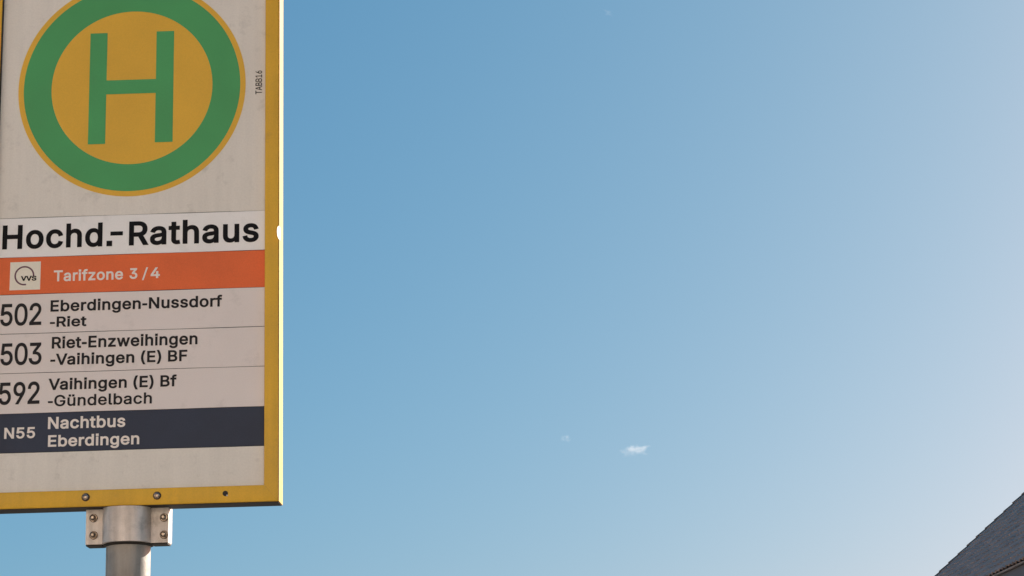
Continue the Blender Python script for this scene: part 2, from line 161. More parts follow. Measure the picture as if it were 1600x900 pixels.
# ------------------------------------------------------------------ glyph outlines (bezier: left handle, point, right handle)
GL = json.loads(r'''{"(":[546,[[178,313,178,413,178,488,186,566,201,647,216,729,237,807,263,882,289,957,319,1023,353,1078,393,1078,432,1078,472,1078,437,1008,407,934,382,856,356,779,337,702,323,627,309,551,302,480,302,413,302,353,309,291,321,229,333,167,351,101,376,32,401,-37,433,-111,472,-192,432,-192,393,-192,353,-192,296,-94,252,7,223,109,193,212]]],")":[546,[[114,-192,74,-192,114,-109,147,-34,172,36,197,105,215,171,226,233,238,294,244,354,244,413,244,480,237,551,223,627,210,702,190,779,165,856,140,934,109,1008,74,1078,114,1078,154,1078,193,1078,227,1023,257,957,283,882,310,807,330,729,346,647,361,565,368,487,368,413,368,311,353,209,323,107,293,4,250,-95,193,-192,154,-192]]],"-":[906,[[525,489,674,489,674,451,674,413,674,376,525,376,377,376,228,376,228,413,228,451,228,489,377,489]]],".":[376,[[216,-9,191,-9,165,-9,144,0,126,18,108,36,99,57,99,82,99,107,108,129,126,147,144,165,165,173,191,173,216,173,238,165,255,147,273,129,282,107,282,82,282,57,273,36,255,18,238,0]]],"/":[498,[[432,1065,470,1065,361,659,251,253,142,-153,104,-153,66,-153,29,-153,138,253,247,659,356,1065,394,1065]]],"0":[906,[[529,-14,453,-14,378,-14,313,7,260,48,206,89,166,149,138,227,110,305,96,398,96,508,96,618,110,712,138,790,167,868,208,928,261,969,314,1010,378,1031,453,1031,529,1031,593,1010,646,969,699,928,740,868,768,790,796,712,811,618,811,508,811,398,797,305,769,227,741,149,700,89,647,48,593,7],[403,99,453,99,503,99,545,115,580,147,615,180,642,226,660,287,679,348,688,422,688,508,688,595,679,669,660,730,642,791,615,838,580,870,545,903,503,919,453,919,403,919,361,903,326,870,291,838,265,791,246,730,228,669,219,595,219,508,219,422,228,348,246,287,265,226,291,180,326,147,361,115]]],"1":[906,[[363,0,153,0,153,36,153,73,153,109,363,109,572,109,782,109,782,73,782,36,782,0,572,0],[500,1017,552,1017,552,678,552,339,552,0,509,0,467,0,425,0,425,299,425,598,425,897,423,897,421,897,419,897,336,836,254,776,172,716,172,762,172,808,172,854,247,908,322,963,397,1017,448,1017]]],"2":[906,[[345,0,128,0,128,32,128,63,128,95,241,216,355,337,468,457,507,498,539,534,564,565,590,596,609,625,621,653,634,681,640,711,640,743,640,779,632,811,615,837,598,864,575,884,546,898,517,912,484,919,447,919,408,919,373,911,344,895,316,879,293,856,278,827,262,798,254,763,254,724,213,724,172,724,131,724,131,785,145,838,172,885,200,931,238,967,286,992,334,1018,389,1031,450,1031,511,1031,565,1018,612,993,659,968,695,934,722,890,749,847,762,799,762,745,762,707,755,671,742,635,728,600,705,561,672,517,639,474,593,421,534,359,458,280,381,200,305,121,305,118,305,116,305,113,463,113,621,113,778,113,778,76,778,38,778,0,562,0]]],"3":[906,[[504,-14,436,-14,374,-14,317,-3,265,19,214,42,172,73,140,115,109,156,91,206,87,264,131,264,175,264,219,264,222,229,233,199,253,174,273,150,299,131,330,118,362,106,398,100,437,100,479,100,517,107,550,122,583,136,610,158,629,186,649,214,658,249,658,290,658,327,649,361,632,392,614,423,587,448,549,467,512,486,463,495,402,495,373,495,343,495,313,495,313,529,313,564,313,598,401,698,488,797,576,897,576,899,576,902,576,904,430,904,285,904,139,904,139,942,139,980,139,1017,341,1017,543,1017,745,1017,745,985,745,953,745,921,638,800,530,678,423,557,423,564,423,571,423,578,498,585,562,577,617,552,671,527,713,491,742,445,771,399,786,347,786,290,786,230,771,178,741,132,711,86,670,51,617,25,565,-1]]],"4":[906,[[328,211,79,211,79,246,79,282,79,317,217,550,356,784,494,1017,536,1017,579,1017,621,1017,487,789,352,560,217,332,217,330,217,327,217,325,420,325,623,325,826,325,826,287,826,249,826,211,577,211],[604,0,563,0,563,81,563,162,563,242,563,259,563,276,563,292,563,407,563,521,563,635,604,635,645,635,686,635,686,423,686,212,686,0,645,0]]],"5":[906,[[508,-14,442,-14,382,-14,328,-2,280,22,232,46,194,79,166,120,137,162,122,208,119,261,161,261,203,261,244,261,247,230,258,202,276,178,294,154,318,134,347,121,375,107,407,100,442,100,483,100,520,109,552,129,585,148,610,175,628,209,646,243,656,281,656,324,656,368,646,407,627,442,608,477,582,504,549,524,516,544,478,554,436,554,402,554,368,548,335,537,302,525,276,510,256,492,216,496,175,501,135,505,154,676,173,847,192,1017,372,1017,552,1017,733,1017,733,980,733,942,733,904,589,904,445,904,301,904,290,804,279,703,268,603,269,603,271,603,272,603,295,623,322,638,355,650,388,661,422,667,459,667,505,667,548,659,588,642,627,625,661,601,690,571,719,540,741,504,758,462,774,421,782,376,782,326,782,261,767,202,738,151,708,100,668,60,617,30,566,1]]],"6":[906,[[516,-14,453,-14,389,-14,333,1,284,29,235,58,197,98,169,149,141,200,127,258,127,324,127,372,138,424,159,478,181,532,219,600,274,681,351,793,428,905,505,1017,551,1017,597,1017,644,1017,530,852,416,687,302,522,298,522,295,522,291,522,300,541,313,559,330,575,347,591,368,604,391,614,415,623,441,628,470,628,532,628,586,615,632,589,678,563,713,527,739,480,765,433,778,377,778,314,778,251,764,194,735,145,707,96,669,57,620,29,571,0],[413,97,453,97,492,97,527,106,557,125,587,144,611,170,629,203,646,236,655,273,655,314,655,357,646,394,629,427,611,459,587,484,557,503,527,521,492,531,453,531,413,531,378,521,348,503,317,485,293,460,276,428,259,396,250,359,250,317,250,274,259,236,276,203,293,170,317,144,348,125,378,106]]],"8":[906,[[521,-14,453,-14,384,-14,323,-1,271,23,219,47,178,81,148,124,119,166,104,215,104,270,104,314,113,354,130,390,148,427,172,457,202,482,233,507,267,522,305,529,305,531,305,532,305,534,255,546,215,573,185,616,156,658,141,706,141,761,141,813,154,859,181,900,208,940,245,972,292,996,338,1019,392,1031,453,1031,512,1031,565,1019,612,996,659,972,696,940,723,900,750,859,763,813,763,761,763,706,748,658,719,616,689,574,650,546,601,534,601,532,601,531,601,529,638,522,672,507,702,482,733,457,757,427,775,390,793,354,802,314,802,270,802,215,787,166,757,124,727,81,686,47,634,23,581,-1],[407,98,453,98,498,98,537,106,569,121,602,135,628,156,646,183,664,210,673,241,673,277,673,315,664,348,645,377,625,406,599,429,566,446,532,462,495,470,453,470,410,470,372,462,338,446,305,429,279,406,259,377,240,348,231,315,231,277,231,241,240,210,258,183,276,156,301,135,335,121,368,106],[416,579,453,579,489,579,521,586,548,601,576,615,598,635,614,661,630,687,638,717,638,751,638,785,631,815,615,840,600,865,578,885,550,899,522,913,490,920,453,920,415,920,383,913,355,899,327,885,305,865,289,840,273,815,266,785,266,751,266,717,273,687,289,661,305,635,327,615,355,601,384,586]]],"9":[906,[[390,1031,452,1031,515,1031,571,1017,620,988,669,959,708,920,736,869,764,818,778,759,778,694,778,645,767,594,745,539,724,485,685,418,630,337,554,224,477,112,401,0,354,0,307,0,261,0,375,165,489,330,603,495,607,495,611,495,615,495,605,476,592,458,575,442,558,426,537,413,513,404,490,394,464,389,436,389,374,389,320,402,274,428,228,454,192,491,166,538,140,585,127,640,127,703,127,767,141,823,169,873,198,922,236,961,285,989,334,1017],[492,920,452,920,413,920,379,911,348,892,318,873,294,847,277,815,259,782,251,745,251,703,251,661,259,624,277,591,294,558,318,533,348,515,379,496,413,487,452,487,492,487,527,496,557,514,588,532,612,558,629,590,646,622,655,659,655,701,655,743,646,781,629,814,612,847,588,873,558,892,527,911]]],"A":[959,[[79,0,33,0,156,339,280,678,403,1017,453,1017,503,1017,552,1017,677,678,801,339,926,0,881,0,835,0,790,0,718,202,646,403,574,605,561,642,546,689,528,744,511,800,489,871,464,957,473,957,482,957,490,957,465,870,444,798,426,742,408,686,393,640,381,605,311,403,240,202,170,0,124,0],[393,284,220,284,220,322,220,360,220,397,393,397,566,397,740,397,740,360,740,322,740,284,566,284]]],"B":[912,[[244,0,120,0,120,339,120,678,120,1017,241,1017,361,1017,482,1017,553,1017,611,1005,658,981,704,957,739,925,762,884,785,843,796,798,796,748,796,704,789,669,773,640,758,612,738,589,713,572,687,555,660,542,630,533,630,530,630,527,630,524,662,522,695,511,726,491,758,471,784,443,805,406,825,370,836,325,836,272,836,221,824,175,800,133,777,92,740,60,689,36,638,12,573,0,493,0,369,0],[249,230,249,114,329,114,409,114,490,114,569,114,625,129,660,159,694,190,711,228,711,273,711,308,702,339,685,368,668,396,643,419,611,436,579,453,541,462,496,462,414,462,332,462,249,462,249,346],[249,682,249,571,325,571,400,571,476,571,513,571,547,578,576,592,606,607,629,627,646,653,663,679,672,709,672,744,672,789,656,827,625,858,594,888,546,903,480,903,403,903,326,903,249,903,249,793]]],"E":[837,[[330,0,120,0,120,339,120,678,120,1017,328,1017,537,1017,745,1017,745,979,745,941,745,903,580,903,414,903,249,903,249,793,249,682,249,572,403,572,557,572,711,572,711,534,711,496,711,457,557,457,403,457,249,457,249,343,249,229,249,114,416,114,583,114,750,114,750,76,750,38,750,0,540,0]]],"F":[820,[[163,0,120,0,120,339,120,678,120,1017,326,1017,532,1017,738,1017,738,979,738,941,738,903,575,903,412,903,249,903,249,788,249,672,249,557,397,557,545,557,692,557,692,518,692,480,692,442,545,442,397,442,249,442,249,295,249,147,249,0,206,0]]],"G":[1041,[[618,-14,537,-14,447,-14,367,8,299,50,230,93,177,153,138,231,100,309,81,402,81,508,81,615,100,708,138,786,177,864,230,925,298,967,366,1010,443,1031,530,1031,584,1031,634,1023,681,1007,728,991,770,968,806,939,843,909,874,873,898,833,923,792,939,747,948,697,904,697,860,697,816,697,806,730,792,760,774,786,757,812,736,835,712,854,688,873,661,887,631,897,600,907,567,912,531,912,470,912,415,896,366,865,317,834,279,788,250,728,221,668,207,595,207,508,207,422,221,349,250,290,279,230,319,184,368,153,418,122,475,106,537,106,595,106,645,118,689,142,733,167,768,201,792,247,817,292,830,344,830,405,843,403,856,400,869,398,767,398,666,398,565,398,565,436,565,474,565,511,696,511,826,511,956,511,956,474,956,437,956,400,956,316,938,244,902,182,865,120,816,72,753,38,690,3]]],"H":[1034,[[163,0,120,0,120,339,120,678,120,1017,163,1017,206,1017,249,1017,249,871,249,724,249,578,428,578,606,578,785,578,785,724,785,871,785,1017,828,1017,871,1017,914,1017,914,678,914,339,914,0,871,0,828,0,785,0,785,155,785,309,785,464,606,464,428,464,249,464,249,309,249,155,249,0,206,0]]],"N":[1047,[[163,0,120,0,120,339,120,678,120,1017,171,1017,222,1017,272,1017,410,800,548,583,686,365,697,349,710,328,726,301,741,275,757,246,775,213,793,181,810,146,828,110,822,109,816,108,810,107,806,145,803,181,801,216,800,252,799,285,798,314,798,344,798,369,798,390,798,599,798,808,798,1017,841,1017,884,1017,927,1017,927,678,927,339,927,0,876,0,825,0,774,0,651,193,527,387,404,580,388,606,372,633,355,661,338,690,318,723,296,762,274,801,247,848,215,904,223,905,231,906,238,907,241,857,243,810,244,767,246,725,248,687,249,656,249,624,250,600,250,582,250,388,250,194,250,0,207,0]]],"R":[898,[[163,0,120,0,120,339,120,678,120,1017,237,1017,355,1017,472,1017,550,1017,615,1004,666,977,717,950,756,913,781,866,806,819,819,765,819,704,819,643,806,589,781,543,756,496,717,460,666,434,614,408,550,395,472,395,379,395,286,395,193,395,193,434,193,472,193,510,284,510,376,510,467,510,520,510,563,518,595,534,628,549,652,572,667,601,683,630,690,664,690,704,690,745,683,780,667,809,652,839,628,863,595,879,562,896,519,904,466,904,394,904,321,904,249,904,249,603,249,301,249,0,206,0],[756,0,706,0,624,153,542,305,460,458,509,458,557,458,606,458,689,305,772,153,856,0,806,0]]],"S":[893,[[525,-18,447,-18,374,-18,309,-6,255,18,201,43,158,76,128,120,97,164,80,215,76,273,121,273,165,273,209,273,212,234,225,201,247,175,269,150,298,130,333,117,368,105,406,98,447,98,494,98,535,106,572,121,609,135,638,156,659,184,680,211,691,243,691,279,691,311,682,337,664,358,646,378,622,395,592,409,561,423,527,435,490,445,449,456,408,467,367,479,283,502,218,535,172,578,127,622,104,677,104,745,104,802,119,853,150,896,181,939,222,972,275,996,328,1019,388,1031,454,1031,521,1031,581,1019,632,995,684,971,724,939,754,897,784,856,800,809,802,756,759,756,717,756,675,756,669,807,646,846,604,875,563,903,511,917,450,917,406,917,368,910,335,896,301,881,276,861,257,836,239,811,230,783,230,751,230,717,241,689,262,667,283,646,309,629,339,616,369,604,397,594,425,587,459,577,494,568,529,559,558,551,590,540,623,527,657,514,688,497,717,475,747,454,771,427,789,395,807,363,817,324,817,277,817,222,802,172,773,127,744,82,702,47,647,21,592,-5]]],"T":[897,[[171,903,64,903,64,941,64,979,64,1017,320,1017,577,1017,834,1017,834,979,834,941,834,903,727,903,620,903,513,903,513,602,513,301,513,0,471,0,428,0,385,0,385,301,385,602,385,903,278,903]]],"V":[959,[[457,0,408,0,283,339,158,678,33,1017,78,1017,123,1017,169,1017,241,816,313,614,384,412,397,378,412,332,431,275,449,217,471,146,496,61,487,61,478,61,469,61,494,148,516,220,534,276,552,333,567,378,579,412,649,614,719,816,789,1017,835,1017,880,1017,926,1017,803,678,679,339,556,0,506,0]]],"a":[778,[[363,-17,320,-17,272,-17,228,-8,189,10,149,28,118,54,95,89,72,124,61,166,61,216,61,259,69,295,86,322,103,349,126,370,155,386,184,402,216,414,251,421,286,429,321,435,356,440,402,446,439,450,467,453,496,457,517,462,531,470,544,478,551,491,551,509,551,511,551,512,551,513,551,545,545,572,533,593,521,615,504,632,480,644,456,656,426,662,391,662,355,662,324,656,298,645,272,633,251,619,235,602,219,584,207,566,200,548,161,559,121,571,82,582,100,628,125,665,157,692,189,719,226,739,266,751,306,763,347,769,388,769,415,769,445,765,478,759,511,752,542,739,572,721,601,702,625,676,645,640,664,605,673,559,673,503,673,335,673,168,673,0,633,0,593,0,553,0,553,35,553,69,553,104,550,104,548,104,545,104,536,86,523,68,504,49,485,30,461,15,431,2,400,-11],[310,91,341,91,386,91,425,100,456,117,487,135,511,158,527,186,543,215,551,244,551,276,551,310,551,345,551,380,546,374,535,368,519,364,503,359,484,355,463,352,441,348,421,345,400,342,380,340,364,338,351,336,322,332,294,326,269,317,243,308,222,295,207,279,191,262,184,239,184,210,184,184,190,162,204,144,217,127,236,114,259,104,283,95]]],"b":[849,[[522,-16,459,-16,412,-16,374,-8,345,8,315,23,292,42,276,62,259,83,246,102,236,117,232,117,228,117,224,117,224,78,224,39,224,0,184,0,145,0,105,0,105,339,105,678,105,1017,146,1017,187,1017,227,1017,227,891,227,765,227,638,230,638,233,638,236,638,246,653,259,671,275,691,291,712,314,730,343,745,372,761,410,769,458,769,521,769,577,753,626,721,674,689,712,644,740,585,767,526,780,457,780,378,780,297,767,228,740,169,713,110,675,64,626,32,578,0],[394,94,440,94,487,94,527,106,559,131,591,156,615,190,632,233,648,276,656,325,656,379,656,432,648,480,632,522,616,565,592,598,560,623,527,647,488,660,440,660,394,660,354,648,322,624,290,600,266,568,250,526,234,484,225,435,225,379,225,323,234,273,250,230,267,187,291,154,323,130,355,106]]],"c":[791,[[452,-16,414,-16,346,-16,285,0,234,33,182,66,141,111,112,170,83,229,68,297,68,375,68,454,83,523,112,582,141,641,182,687,234,720,285,752,346,769,414,769,452,769,487,764,520,754,553,744,583,730,610,712,637,693,660,671,680,644,699,617,714,587,723,554,684,544,645,534,606,524,600,544,592,562,581,578,570,595,556,609,540,621,524,634,505,643,484,650,463,656,440,660,414,660,364,660,323,647,290,620,257,594,233,560,217,517,201,474,193,426,193,375,193,324,201,278,217,235,233,192,257,158,290,132,323,106,364,93,414,93,440,93,464,96,485,103,506,110,525,120,541,132,558,145,572,160,583,177,595,195,603,214,608,234,648,224,687,215,726,205,716,170,702,139,682,112,663,85,640,62,612,43,585,23,555,9,521,-1,488,-11]]],"d":[849,[[437,-16,391,-16,327,-16,271,0,223,32,174,64,137,110,109,169,82,228,68,297,68,378,68,457,82,526,110,585,137,644,175,689,224,721,272,753,328,769,391,769,439,769,477,761,506,745,535,730,558,712,575,691,591,671,604,653,612,638,615,638,618,638,621,638,621,765,621,891,621,1017,662,1017,703,1017,744,1017,744,678,744,339,744,0,704,0,665,0,625,0,625,39,625,78,625,117,621,117,617,117,613,117,604,102,591,83,574,62,557,42,534,23,505,8,475,-8],[362,94,409,94,455,94,494,106,526,130,558,154,582,187,599,230,615,273,623,323,623,379,623,435,615,484,599,526,583,568,559,600,527,624,495,648,455,660,409,660,361,660,321,647,289,623,257,598,233,565,217,522,201,480,193,432,193,379,193,325,201,276,217,233,234,190,258,156,290,131,323,106]]],"e":[808,[[476,-16,424,-16,350,-16,287,0,234,33,181,66,140,111,111,170,83,228,68,296,68,374,68,451,82,520,111,579,139,639,179,685,230,719,282,752,342,769,410,769,452,769,492,762,532,748,571,734,607,712,638,682,670,652,696,612,714,564,733,515,742,457,742,388,742,371,742,355,742,339,545,339,347,339,150,339,150,373,150,407,150,442,325,442,501,442,676,442,657,429,638,417,619,404,619,454,611,499,595,537,579,576,556,606,525,628,494,649,456,660,410,660,364,660,325,649,293,627,260,605,235,575,218,539,201,503,192,464,192,422,192,400,192,377,192,355,192,299,202,252,221,212,240,173,267,143,302,123,337,102,378,92,425,92,455,92,483,97,507,105,532,114,553,128,571,145,589,163,602,185,611,211,651,201,690,191,730,182,719,142,699,108,670,79,642,49,607,26,565,9,523,-8]]],"f":[507,[[308,759,456,759,456,724,456,689,456,654,308,654,161,654,13,654,13,689,13,724,13,759,161,759],[202,0,161,0,161,288,161,575,161,863,161,906,171,943,191,972,211,1001,238,1023,270,1038,303,1052,338,1060,375,1060,403,1060,426,1058,445,1054,463,1050,477,1046,485,1042,475,1007,465,972,455,937,449,939,441,942,430,944,419,947,406,948,389,948,352,948,325,938,309,920,292,901,283,874,283,837,283,558,283,279,283,0,243,0]]],"g":[850,[[475,-301,414,-301,358,-301,309,-294,268,-279,226,-265,192,-245,165,-220,137,-195,116,-168,101,-139,135,-119,169,-100,203,-81,213,-97,227,-114,243,-132,259,-150,281,-164,309,-177,336,-189,371,-195,414,-195,475,-195,525,-180,564,-150,603,-121,623,-74,623,-12,623,38,623,87,623,137,619,137,616,137,612,137,603,121,590,103,573,83,557,63,534,46,505,31,475,17,437,10,390,10,329,10,274,24,225,53,177,82,138,125,110,180,82,236,68,303,68,382,68,461,82,529,110,587,138,644,176,689,225,721,273,753,329,769,392,769,439,769,478,761,507,746,536,730,559,712,576,692,593,671,606,653,615,638,619,638,623,638,626,638,626,678,626,718,626,759,666,759,705,759,745,759,745,500,745,241,745,-18,745,-84,730,-138,701,-180,671,-221,631,-252,581,-272,531,-291],[363,118,410,118,456,118,495,129,527,150,559,172,583,202,600,242,616,282,625,330,625,385,625,439,617,487,600,528,584,569,560,601,528,624,496,648,457,660,410,660,362,660,323,647,290,623,258,599,234,566,217,525,201,484,193,437,193,385,193,332,201,285,217,245,234,205,259,174,291,152,323,129]]],"h":[820,[[227,498,227,453,227,302,227,151,227,0,187,0,146,0,105,0,105,339,105,678,105,1017,146,1017,187,1017,227,1017,227,870,227,722,227,575,220,575,212,575,205,575,228,645,261,694,304,724,347,754,397,769,455,769,506,769,551,758,590,737,629,716,660,684,681,642,703,599,714,545,714,481,714,320,714,160,714,0,673,0,633,0,592,0,592,157,592,314,592,470,592,530,577,576,546,609,515,642,473,658,420,658,384,658,351,650,322,635,292,619,269,596,253,565,236,535]]],"i":[333,[[146,0,105,0,105,253,105,506,105,759,146,759,187,759,227,759,227,506,227,253,227,0,187,0],[191,886,167,886,144,886,124,893,108,909,91,925,83,944,83,966,83,989,91,1008,108,1024,124,1040,144,1047,167,1047,191,1047,211,1040,228,1024,244,1008,253,989,253,966,253,944,244,925,228,909,211,893]]],"l":[378,[[294,-5,279,-5,220,-5,176,10,148,40,119,70,105,113,105,169,105,452,105,734,105,1017,146,1017,187,1017,227,1017,227,744,227,471,227,197,227,163,232,139,240,125,249,111,266,104,292,104,305,104,314,104,321,105,327,106,333,107,339,109,347,74,354,40,361,5,351,3,338,0,323,-2,309,-4]]],"n":[819,[[227,498,227,453,227,302,227,151,227,0,187,0,146,0,105,0,105,253,105,506,105,759,145,759,184,759,223,759,224,697,224,636,224,575,218,575,211,575,205,575,228,645,261,694,304,724,347,754,397,769,455,769,506,769,551,758,590,737,629,716,659,684,681,642,703,599,714,545,714,481,714,320,714,160,714,0,673,0,633,0,592,0,592,157,592,314,592,470,592,530,577,576,546,609,515,642,473,658,420,658,384,658,351,650,322,635,292,619,269,596,253,565,236,535]]],"o":[830,[[484,-16,414,-16,346,-16,285,0,234,33,182,66,141,111,112,170,83,229,68,297,68,375,68,454,83,523,112,582,141,641,182,687,234,720,285,752,346,769,414,769,484,769,545,752,597,720,649,687,690,641,719,582,748,523,762,454,762,375,762,297,748,229,719,170,690,111,649,66,597,33,545,0],[364,93,414,93,465,93,507,106,540,132,573,158,598,192,614,235,630,278,638,324,638,375,638,426,630,473,614,516,598,559,573,594,540,620,507,647,465,660,414,660,364,660,323,647,290,620,257,594,233,560,217,517,201,474,193,426,193,375,193,324,201,278,217,235,233,192,257,158,290,132,323,106]]],"r":[518,[[146,0,105,0,105,253,105,506,105,759,145,759,184,759,223,759,223,720,223,681,223,642,226,642,228,642,231,642,245,680,270,711,305,734,340,758,381,770,426,770,436,770,446,769,459,769,471,768,480,768,487,767,487,727,487,686,487,645,483,645,474,647,460,649,446,651,430,651,414,651,378,651,346,644,318,629,290,614,268,594,252,567,235,540,227,509,227,474,227,316,227,158,227,0,187,0]]],"s":[730,[[423,-16,364,-16,312,-16,265,-9,224,7,184,22,150,45,124,76,97,106,80,144,71,188,110,197,149,205,188,213,198,171,218,140,248,121,278,101,317,91,363,91,415,91,457,102,489,125,520,147,536,174,536,206,536,232,527,254,508,271,489,289,461,302,424,310,382,320,340,330,298,340,230,356,178,382,144,416,111,451,94,494,94,548,94,591,106,630,130,663,154,696,188,722,230,741,272,760,320,769,374,769,426,769,471,761,508,745,545,729,575,707,598,678,621,650,638,617,648,580,611,571,573,563,536,554,527,583,510,609,485,631,460,654,424,665,375,665,329,665,292,655,262,634,232,613,217,586,217,554,217,526,227,504,248,487,268,469,300,456,343,446,382,437,420,428,459,419,528,402,579,377,612,343,646,309,662,265,662,213,662,168,650,129,625,94,600,60,565,33,520,13,475,-7]]],"t":[455,[[276,759,408,759,408,724,408,689,408,654,276,654,145,654,13,654,13,689,13,724,13,759,145,759],[130,690,130,942,170,942,211,942,252,942,252,693,252,444,252,195,252,162,259,138,272,123,286,107,308,100,341,100,348,100,358,100,370,102,382,104,394,105,404,107,411,73,419,38,426,3,414,-1,400,-4,384,-5,368,-7,352,-8,337,-8,271,-8,220,9,184,43,148,77,130,124,130,186,130,438]]],"u":[820,[[421,-10,365,-10,314,-10,269,0,230,22,191,43,160,75,138,117,116,160,105,214,105,278,105,438,105,598,105,759,146,759,187,759,227,759,227,602,227,445,227,288,227,229,243,183,274,150,305,117,347,100,400,100,437,100,469,108,498,124,527,140,550,163,567,194,584,224,592,262,592,305,592,456,592,607,592,759,633,759,673,759,714,759,714,506,714,253,714,0,675,0,635,0,596,0,596,61,596,122,596,184,602,184,608,184,615,184,591,113,557,63,514,34,471,4]]],"w":[1134,[[316,0,275,0,198,253,122,506,45,759,88,759,131,759,174,759,205,648,236,538,267,427,280,381,293,330,308,273,322,216,336,153,350,83,343,83,337,83,330,83,343,150,357,212,371,269,385,327,399,379,412,427,443,538,473,648,504,759,547,759,590,759,633,759,663,648,693,538,723,427,736,380,749,328,763,271,777,215,791,152,804,83,797,83,790,83,783,83,797,151,812,213,826,270,840,327,854,380,867,427,898,538,929,648,960,759,1003,759,1046,759,1089,759,1012,506,936,253,859,0,818,0,778,0,737,0,704,114,671,229,638,343,628,379,619,414,609,450,600,486,590,523,581,561,572,598,563,637,553,675,562,675,572,675,581,675,572,637,563,599,553,561,544,523,535,486,525,449,516,413,506,378,496,343,463,229,430,114,397,0,357,0]]],"z":[761,[[281,0,83,0,83,30,83,61,83,91,225,274,366,457,508,639,508,641,508,644,508,646,371,646,233,646,96,646,96,684,96,721,96,759,285,759,475,759,665,759,665,726,665,694,665,662,527,481,390,301,252,120,252,118,252,115,252,113,394,113,536,113,677,113,677,75,677,38,677,0,479,0]]],"ü":[820,[[421,-10,365,-10,314,-10,269,0,230,22,191,43,160,75,138,117,116,160,105,214,105,278,105,438,105,598,105,759,146,759,187,759,227,759,227,602,227,445,227,288,227,229,243,183,274,150,305,117,347,100,400,100,437,100,469,108,498,124,527,140,550,163,567,194,584,224,592,262,592,305,592,456,592,607,592,759,633,759,673,759,714,759,714,506,714,253,714,0,675,0,635,0,596,0,596,61,596,122,596,184,602,184,608,184,615,184,591,113,557,63,514,34,471,4],[576,886,554,886,531,886,512,893,496,909,480,925,473,944,473,966,473,989,480,1008,496,1023,512,1039,531,1047,554,1047,576,1047,595,1039,611,1023,626,1008,634,989,634,966,634,944,626,925,611,909,595,893],[289,886,266,886,244,886,225,893,209,909,193,925,185,944,185,966,185,989,193,1008,209,1023,225,1039,244,1047,266,1047,289,1047,308,1039,323,1023,339,1008,347,989,347,966,347,944,339,925,323,909,308,893]]]}''')
CAP = 1017 / 1000
GL['-'] = [470, [[v for p in ((65, 330), (65, 450), (405, 450), (405, 330)) for v in p * 3]]]
for ch_ in '.iü':                      # square dots
    for k_, g_ in enumerate(GL[ch_][1]):
        xs_, ys_ = g_[2::6], g_[3::6]
        if max(xs_) - min(xs_) < 230 and max(ys_) - min(ys_) < 230:
            x_a, x_b, y_a, y_b = min(xs_) + 8, max(xs_) - 8, min(ys_) + 8, max(ys_) - 8
            GL[ch_][1][k_] = [v for p in ((x_a, y_a), (x_a, y_b), (x_b, y_b), (x_b, y_a)) for v in p * 3]
def flatten(g, x0):
    """one glyph contour (cubic points) as a clean closed polyline in em/1000"""
    n = len(g) // 6; P = []
    for k in range(n):
        a = g[k * 6:k * 6 + 6]; b = g[((k + 1) % n) * 6:((k + 1) % n) * 6 + 6]
        p0, p1, p2, p3 = Vector(a[2:4]), Vector(a[4:6]), Vector(b[0:2]), Vector(b[2:4])
        straight = abs((p1 - p0).cross(p3 - p0)) + abs((p2 - p0).cross(p3 - p0)) < 5 * (p3 - p0).length if (p3 - p0).length > 0 else True
        for i in range(1 if straight else 5):
            t = i / 5; u = 1 - t
            P.append(p0 * u ** 3 + p1 * 3 * u * u * t + p2 * 3 * u * t * t + p3 * t ** 3)
    Q = []
    for p in P:
        if not Q or (p - Q[-1]).length > 3: Q.append(p)
    while (Q[0] - Q[-1]).length <= 3: Q.pop()
    return [Vector(((p.x + x0) / 1000, p.y / 1000)) for p in Q]
def grow(Q, w):
    """push an outline outwards by w (emboldening), mitred with a limit; the font's outer contours run clockwise"""
    n = len(Q); out = []
    for i in range(n):
        a = (Q[i] - Q[i - 1]).normalized(); b = (Q[(i + 1) % n] - Q[i]).normalized()
        na = Vector((-a.y, a.x)); nb = Vector((-b.y, b.x)); m = na + nb
        m = m / max(m.length_squared / 2, .55) if m.length > 1e-6 else na
        out.append(Q[i] + m * w)
    return out
from mathutils.geometry import delaunay_2d_cdt
def winding(p, loops):
    w_n = 0
    for Q in loops:
        for i in range(len(Q)):
            a = Q[i - 1]; b = Q[i]
            if (a.y <= p.y) != (b.y <= p.y):
                if a.x + (p.y - a.y) * (b.x - a.x) / (b.y - a.y) > p.x: w_n += 1 if b.y > a.y else -1
    return w_n
